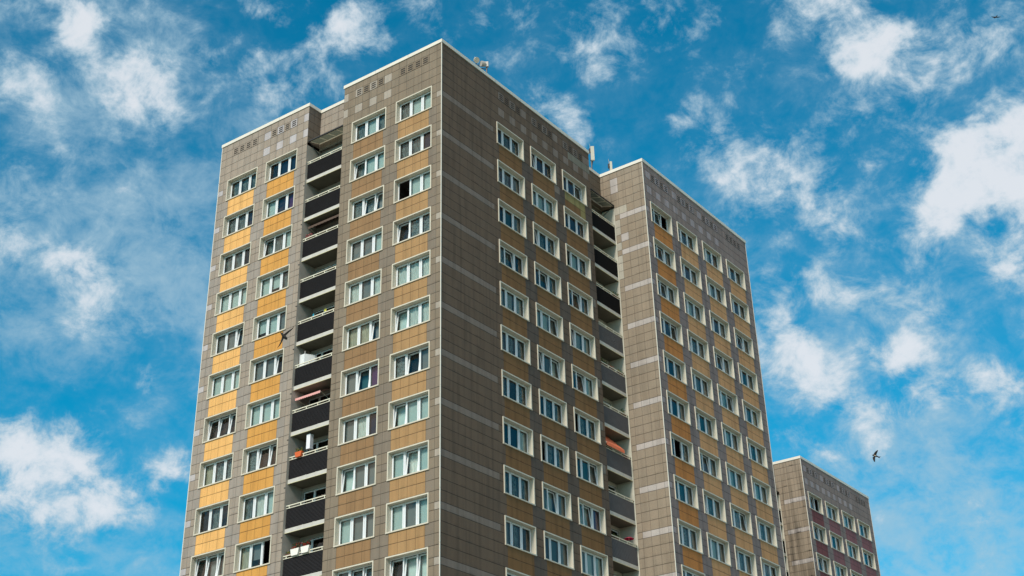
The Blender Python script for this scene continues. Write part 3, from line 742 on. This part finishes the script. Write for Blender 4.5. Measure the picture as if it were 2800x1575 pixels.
bird(776,918,22,
 [[(1,-1,3.6,1.3,0),(7,-6,3.2,1.0,1),(14,-12,2.6,.8,2.5),(21,-17,1.9,.6,4),(26,-22,1.2,.4,5),(28.5,-26,.4,.2,5.5)],
  [(-2,3,3.4,1.3,0),(-4,10,2.8,1.0,1),(-7,18,2.3,.8,2.5),(-11,25,1.7,.6,4),(-14.5,30,1.1,.4,5),(-17,33,.4,.2,5.5)]],
 [(-9,-9,.5,.5,0),(-6,-6,2.6,2.2,0),(-2,-1,3.8,3.4,0),(3,4,4.4,3.8,0),(7,8,3.6,3,0),(9,10,1.4,1,0)],
 [[(-5,-6,1.5,.8,0),(-8,-9,1.1,.5,0),(-11,-8.5,.5,.3,0)],[(-4,-6,1.5,.8,0),(-2.5,-9,.9,.5,0),(-2,-12,.4,.3,0)]],
 'brown swift with swept wings crossing the orange panels of the tall tower')
bird(2393,1246,36,
 [[(-1,-2,4.2,1.2,0),(1,-7,3.6,1,1),(4,-12,2.4,.8,2.5),(7,-15.5,.5,.3,3.5)],[(-3,3,4,1.2,0),(-3.5,8,3.4,1,1),(-2.7,13,2.3,.8,2.5),(-1.5,16.5,.5,.3,3.5)]],
 [(-8,-2,.5,.5,0),(-5,-1,2,2,0),(-1,0,2.7,2.4,0),(4,1.5,2.1,1.8,0),(8,3,1.2,1,0)],
 [[(7,3,1.1,.5,0),(11,3.2,1.3,.4,0),(15,2.5,.4,.2,0)],[(7,3,1.1,.5,0),(10,5,1.2,.4,0),(13,6.5,.4,.2,0)]],
 'small dark bird with pale belly gliding above the red panelled tower',belly=(-.5,-.3,3.8,1.4,-.3))
bird(2722,47,50,
 [[(0,0,1.8,.8,0),(-5,.2,1.8,.7,1),(-9,-.6,1.2,.5,2),(-12.5,-1.6,.3,.2,2.5)],[(1,0,1.8,.8,0),(6,.2,1.6,.7,1),(10,-.4,1,.5,2),(13.5,-1.3,.3,.2,2.5)]],
 [(-3.5,3,.5,.5,0),(-2,1.8,1.2,1.2,0),(1,0,1.9,1.7,0),(3,-2.5,1.2,1,0)],
 [[(2.5,-2,1,.5,0),(4,-4,1.1,.4,0),(6,-5.5,.3,.2,0)],[(2.5,-2,1,.5,0),(3,-4.5,.6,.3,0)]],
 'tiny dark bird far off in the upper right corner of the sky')

# ------------------------------------------------------------------ ground
def gmat():
    m=bpy.data.materials.new('lawn_and_paving'); m.use_nodes=True; N=m.node_tree.nodes; L=m.node_tree.links; b=N['Principled BSDF']; b.inputs['Roughness'].default_value=.9
    t=N.new('ShaderNodeTexCoord'); n=N.new('ShaderNodeTexNoise'); n.inputs['Scale'].default_value=.05; n.inputs['Detail'].default_value=8; L.new(t.outputs['Object'],n.inputs[0])
    r=N.new('ShaderNodeValToRGB'); e=r.color_ramp.elements; e[0].position=.42; e[0].color=(.07,.10,.035,1); e[1].position=.6; e[1].color=(.30,.29,.26,1); L.new(n.outputs['Fac'],r.inputs[0]); L.new(r.outputs[0],b.inputs['Base Color']); return m
b=MB(); b.face([(-3000,-3000,0),(3000,-3000,0),(3000,3000,0),(-3000,3000,0)]); o=solid('ground',b,[gmat()]); tag(o,kind='structure')
b=MB(); b.box((-30,-9,-.3),(12,-4,.12)); b.box((6,-4,-.3),(12,90,.12)); o=solid('pavement',b,[mat('paving_slabs',(.34,.33,.31,1),.85,noise=.2,nscale=.8)]); tag(o,kind='structure')

# ------------------------------------------------------------------ camera
cd=bpy.data.cameras.new('camera'); cam=bpy.data.objects.new('camera',cd); C.objects.link(cam)
cd.sensor_width=36; cd.sensor_fit='HORIZONTAL'; cd.lens=CAM['f']/SW*36; cd.shift_x=-CAM['ox']/SW; cd.shift_y=CAM['oy']/SW; cd.clip_end=9000; cd.clip_start=.1
cam.matrix_world=Matrix(((RT.x,UP.x,-FW.x,CAMP.x),(RT.y,UP.y,-FW.y,CAMP.y),(RT.z,UP.z,-FW.z,CAMP.z),(0,0,0,1)))
bpy.context.scene.camera=cam

# ------------------------------------------------------------------ light
SUN_EL,SUN_AZ=radians(38),radians(172)       # azimuth clockwise from +Y
sd=Vector((sin(SUN_AZ)*cos(SUN_EL),cos(SUN_AZ)*cos(SUN_EL),sin(SUN_EL)))
sl=bpy.data.lights.new('sun','SUN'); sl.energy=3.5; sl.angle=radians(14); sl.color=(1,.91,.79)
so=bpy.data.objects.new('sun',sl); C.objects.link(so); so.rotation_euler=sd.to_track_quat('Z','Y').to_euler()

# ------------------------------------------------------------------ sky with clouds (direction based)
w=bpy.data.worlds.new('World'); bpy.context.scene.world=w; w.use_nodes=True; N=w.node_tree.nodes; L=w.node_tree.links; N.clear()
def M(op,*a,clamp=False):
    n=N.new('ShaderNodeMath'); n.operation=op; n.use_clamp=clamp
    for i,x in enumerate(a):
        if isinstance(x,(int,float)): n.inputs[i].default_value=x
        else: L.new(x,n.inputs[i])
    return n.outputs[0]
def rng_(x,a,c,d,e,smooth=True):
    r=N.new('ShaderNodeMapRange'); r.interpolation_type='SMOOTHSTEP' if smooth else 'LINEAR'
    for i,v in enumerate((a,c,d,e)): r.inputs[i+1].default_value=v
    L.new(x,r.inputs[0]); return r.outputs[0]
def mixc(f,a,b,mode='MIX'):
    n=N.new('ShaderNodeMix'); n.data_type='RGBA'; n.blend_type=mode
    for i,x in ((0,f),(6,a),(7,b)):
        if isinstance(x,(int,float)): n.inputs[i].default_value=x
        elif isinstance(x,tuple): n.inputs[i].default_value=x
        else: L.new(x,n.inputs[i])
    return n.outputs[2]
tc=N.new('ShaderNodeTexCoord'); D=tc.outputs['Generated']
nrm=N.new('ShaderNodeVectorMath'); nrm.operation='NORMALIZE'; L.new(D,nrm.inputs[0]); D=nrm.outputs[0]
sx=N.new('ShaderNodeSeparateXYZ'); L.new(D,sx.inputs[0])
az=M('ARCTAN2',sx.outputs[0],sx.outputs[1]); el=M('ARCSINE',sx.outputs[2])
def dnoise(scale,det,rough,sc=(1,1,1),off=(0,0,0),dist=0.,color=False):
    mp=N.new('ShaderNodeMapping'); mp.inputs['Scale'].default_value=sc; mp.inputs['Location'].default_value=off; L.new(D,mp.inputs[0])
    n=N.new('ShaderNodeTexNoise'); n.inputs['Scale'].default_value=scale; n.inputs['Detail'].default_value=det; n.inputs['Roughness'].default_value=rough; n.inputs['Distortion'].default_value=dist
    L.new(mp.outputs[0],n.inputs[0]); return n.outputs['Color'] if color else n.outputs['Fac']
wc=N.new('ShaderNodeSeparateXYZ'); L.new(dnoise(11,4,.6,color=True),wc.inputs[0])
azw=M('ADD',az,M('MULTIPLY',M('SUBTRACT',wc.outputs[0],.5),.075)); elw=M('ADD',el,M('MULTIPLY',M('SUBTRACT',wc.outputs[1],.5),.075))
def blobs(lst):
    """soft patches summed one after the other; x,y,rx,ry in pixels of a 2576 wide view, used only to look up a direction in the sky"""
    acc=0.
    for x,y,rx,ry,rot,wt in lst:
        s=2800/2576.; d=ray(x*s,y*s); a=atan2(d.x,d.y); e=asin(d.z); k=s/CAM['f']*1.55
        cv=N.new('ShaderNodeCombineXYZ'); L.new(azw,cv.inputs[0]); L.new(elw,cv.inputs[1])
        if not isinstance(acc,float): L.new(acc,cv.inputs[2])
        mp=N.new('ShaderNodeMapping'); mp.vector_type='TEXTURE'; mp.inputs['Location'].default_value=(a,e,0); mp.inputs['Rotation'].default_value=(0,0,radians(-rot))
        mp.inputs['Scale'].default_value=(rx*k/cos(e),ry*k,1e7); L.new(cv.outputs[0],mp.inputs[0])
        ln=N.new('ShaderNodeVectorMath'); ln.operation='LENGTH'; L.new(mp.outputs[0],ln.inputs[0])
        acc=M('ADD',acc,rng_(ln.outputs['Value'],1.35,.1,0,wt))
    return acc
BL=[(230,430,430,430,0,.26),(2260,1000,430,430,0,.34),(480,90,420,150,0,.2),(2350,170,330,220,0,.18),(60,1250,260,200,0,.15),(1450,60,300,120,0,.18),(1960,380,260,180,0,.2),(200,70,55,55,35,1),(225,85,48,36,20,1.0),(110,25,130,35,0,.45),(300,200,70,40,20,.85),(380,235,75,55,35,1),(420,285,40,30,40,.7),(75,215,65,50,0,1),(500,130,45,32,20,.6),(515,150,20,35,0,.5),
(635,165,28,42,-10,.85),(845,95,90,45,-5,1),(900,90,45,50,20,.7),(790,20,90,30,0,.45),(680,15,50,25,0,.55),(1040,25,75,38,30,.75),(770,215,75,45,25,.7),(700,262,70,42,-10,.8),(1215,20,20,25,0,.35),
(1340,20,35,30,0,.45),(1515,70,62,60,35,.95),(1500,125,40,40,0,.7),(1440,270,60,55,40,.85),(1460,325,42,42,0,.9),(1400,215,40,30,0,.5),(1655,22,42,24,20,.6),(1735,85,18,30,0,.4),
(2060,30,85,50,0,1.2),(2190,105,95,70,25,1.35),(2140,165,60,40,0,.9),(2250,60,60,50,0,.7),(2430,70,80,65,0,.8),(2400,150,60,50,0,.5),(2540,60,30,40,0,.4),
(2560,340,80,75,-40,1.7),(2480,400,90,75,-35,1.7),(2400,470,90,70,-40,1.6),(2330,545,52,58,-50,1.2),(2540,450,90,70,0,1.5),(2540,610,70,60,-30,.85),(2480,660,50,40,0,.5),(2290,620,45,50,-60,.6),
(1745,275,60,35,-15,.6),(1700,310,35,25,0,.45),(1800,310,30,35,0,.4),(1740,395,45,32,50,.55),(1920,430,110,55,15,.8),(2000,400,50,45,0,.7),(1850,480,70,40,20,.55),(2080,500,55,45,40,.6),(2110,560,35,45,0,.4),
(2060,680,70,55,40,.75),(2100,740,50,40,0,.6),(1950,740,60,55,0,.7),(1935,800,45,35,0,.6),(2200,720,60,50,0,.5),(2230,780,45,35,0,.5),(2330,790,55,60,-20,.6),(2255,885,75,36,15,1),(2300,905,40,30,0,.7),(1945,870,70,50,10,.8),(2000,950,70,50,45,.75),(1990,890,40,45,0,.6),(2090,960,60,45,20,.65),(2140,1020,70,45,40,.7),(2300,1005,55,48,15,1),(2440,985,100,35,-5,.8),(2560,1000,60,50,0,.85),(2180,1100,50,40,40,.5),(2050,1100,40,30,0,.3),
(40,612,62,48,25,1.2),(195,700,62,52,40,1),(250,770,60,60,30,.95),(170,660,45,40,0,.7),(135,355,50,50,40,.55),(45,460,60,45,30,.45),(340,935,26,18,20,.6),(200,840,40,30,0,.5),
(35,1110,65,70,0,1.3),(85,1160,60,60,0,1.1),(175,1120,45,65,20,1.1),(215,1180,50,40,0,.8),(40,1260,70,45,0,1.1),(180,1255,80,50,10,1.2),(245,1295,45,30,20,1),(100,1330,70,30,0,.8),(408,1155,34,40,-20,1.1),(335,1280,40,32,0,.9),(385,1290,38,26,0,.7),(300,1215,38,26,0,.8),(470,1160,22,28,0,.5),(380,1215,18,20,0,.5)]
acc=blobs(BL)
fb=dnoise(30,8,.66,off=(3,1,7),sc=(1,1,1.25),dist=.25); fb2=dnoise(75,4,.6,off=(1,5,2))
nf=M('ADD',M('MULTIPLY',M('SUBTRACT',fb,.5),3.1),M('MULTIPLY',M('SUBTRACT',fb2,.5),.65))
dens=M('ADD',M('MULTIPLY',M('MINIMUM',acc,2.3),.60),nf)
puff=rng_(dens,.16,1.22,0,1)
# thin veils
VB=[(250,650,420,420,0,.22),(2300,1150,420,420,0,.25),(330,560,420,170,25,.42),(150,430,300,150,20,.36),(250,820,330,110,8,.62),(420,760,200,90,10,.5),(2420,1380,420,130,0,1.5),(2450,1230,300,110,-10,.45),(2250,1130,260,120,0,.35),(1250,240,300,160,0,.12),(1850,620,420,160,15,.22),(2180,850,300,200,0,.28),(120,1400,300,70,0,.4),(420,1380,200,60,0,.35),(120,90,300,120,0,.3),(480,320,260,160,20,.3),(2250,180,330,150,0,.2)]
va=blobs([(a,b,c,d,e,f*.72) for a,b,c,d,e,f in VB])
vn=dnoise(10,6,.62,sc=(1,1,2.2),off=(9,2,4)); veil=M('MULTIPLY',M('ADD',va,.025),M('MULTIPLY',rng_(vn,.30,.66,.12,1.2),rng_(fb,.32,.68,.2,1.8))); veil=M('MULTIPLY',M('SUBTRACT',1.,M('POWER',2.718,M('MULTIPLY',veil,-1.5))),.72)
# unseen dome: bright warm cloud added to light the walls, cleared for dark reflections
out=M('MULTIPLY',rng_(sx.outputs[2],.68,.85,0,1),1.0)
out2=rng_(M('ABSOLUTE',M('SUBTRACT',az,-.63)),.45,.75,0,1); out=M('MAXIMUM',out,out2)
gen=M('MULTIPLY',M('MULTIPLY',rng_(dnoise(5,5,.6,off=(2,8,1)),.44,.60,.02,1.),out),rng_(M('ABSOLUTE',M('SUBTRACT',az,.72)),.30,.75,.12,1.))
cover=M('SUBTRACT',1.,M('MULTIPLY',M('MULTIPLY',M('SUBTRACT',1.,puff),M('SUBTRACT',1.,veil)),M('SUBTRACT',1.,gen)))
sky=N.new('ShaderNodeTexSky'); sky.sky_type='NISHITA'; sky.sun_disc=False; sky.sun_elevation=SUN_EL; sky.sun_rotation=SUN_AZ; sky.air_density=1.0; sky.dust_density=.3; sky.ozone_density=2.5; sky.altitude=50
SKY_STR=.12
blue=mixc(1.,sky.outputs[0],(.010,1.06,1.18,1),'MULTIPLY')
bright=rng_(M('ADD',dens,M('MULTIPLY',M('SUBTRACT',fb2,.5),.3)),.45,1.6,0,1)
cl=mixc(bright,(3.3,4.8,5.75,1),(6.5,6.8,7.2,1)); cl=mixc(out,cl,(10.6,8.3,6.5,1))
fin=mixc(M('MULTIPLY',cover,.93),blue,cl)
bg=N.new('ShaderNodeBackground'); bg.inputs[1].default_value=SKY_STR; L.new(fin,bg.inputs[0]); wo=N.new('ShaderNodeOutputWorld'); L.new(bg.outputs[0],wo.inputs[0])
w.cycles.sampling_method='NONE'

S=bpy.context.scene
S.view_settings.view_transform='Standard'; S.view_settings.look='None'; S.view_settings.exposure=0; S.view_settings.gamma=1
S.cycles.max_bounces=8; S.cycles.transparent_max_bounces=12; S.cycles.diffuse_bounces=2; S.cycles.glossy_bounces=3
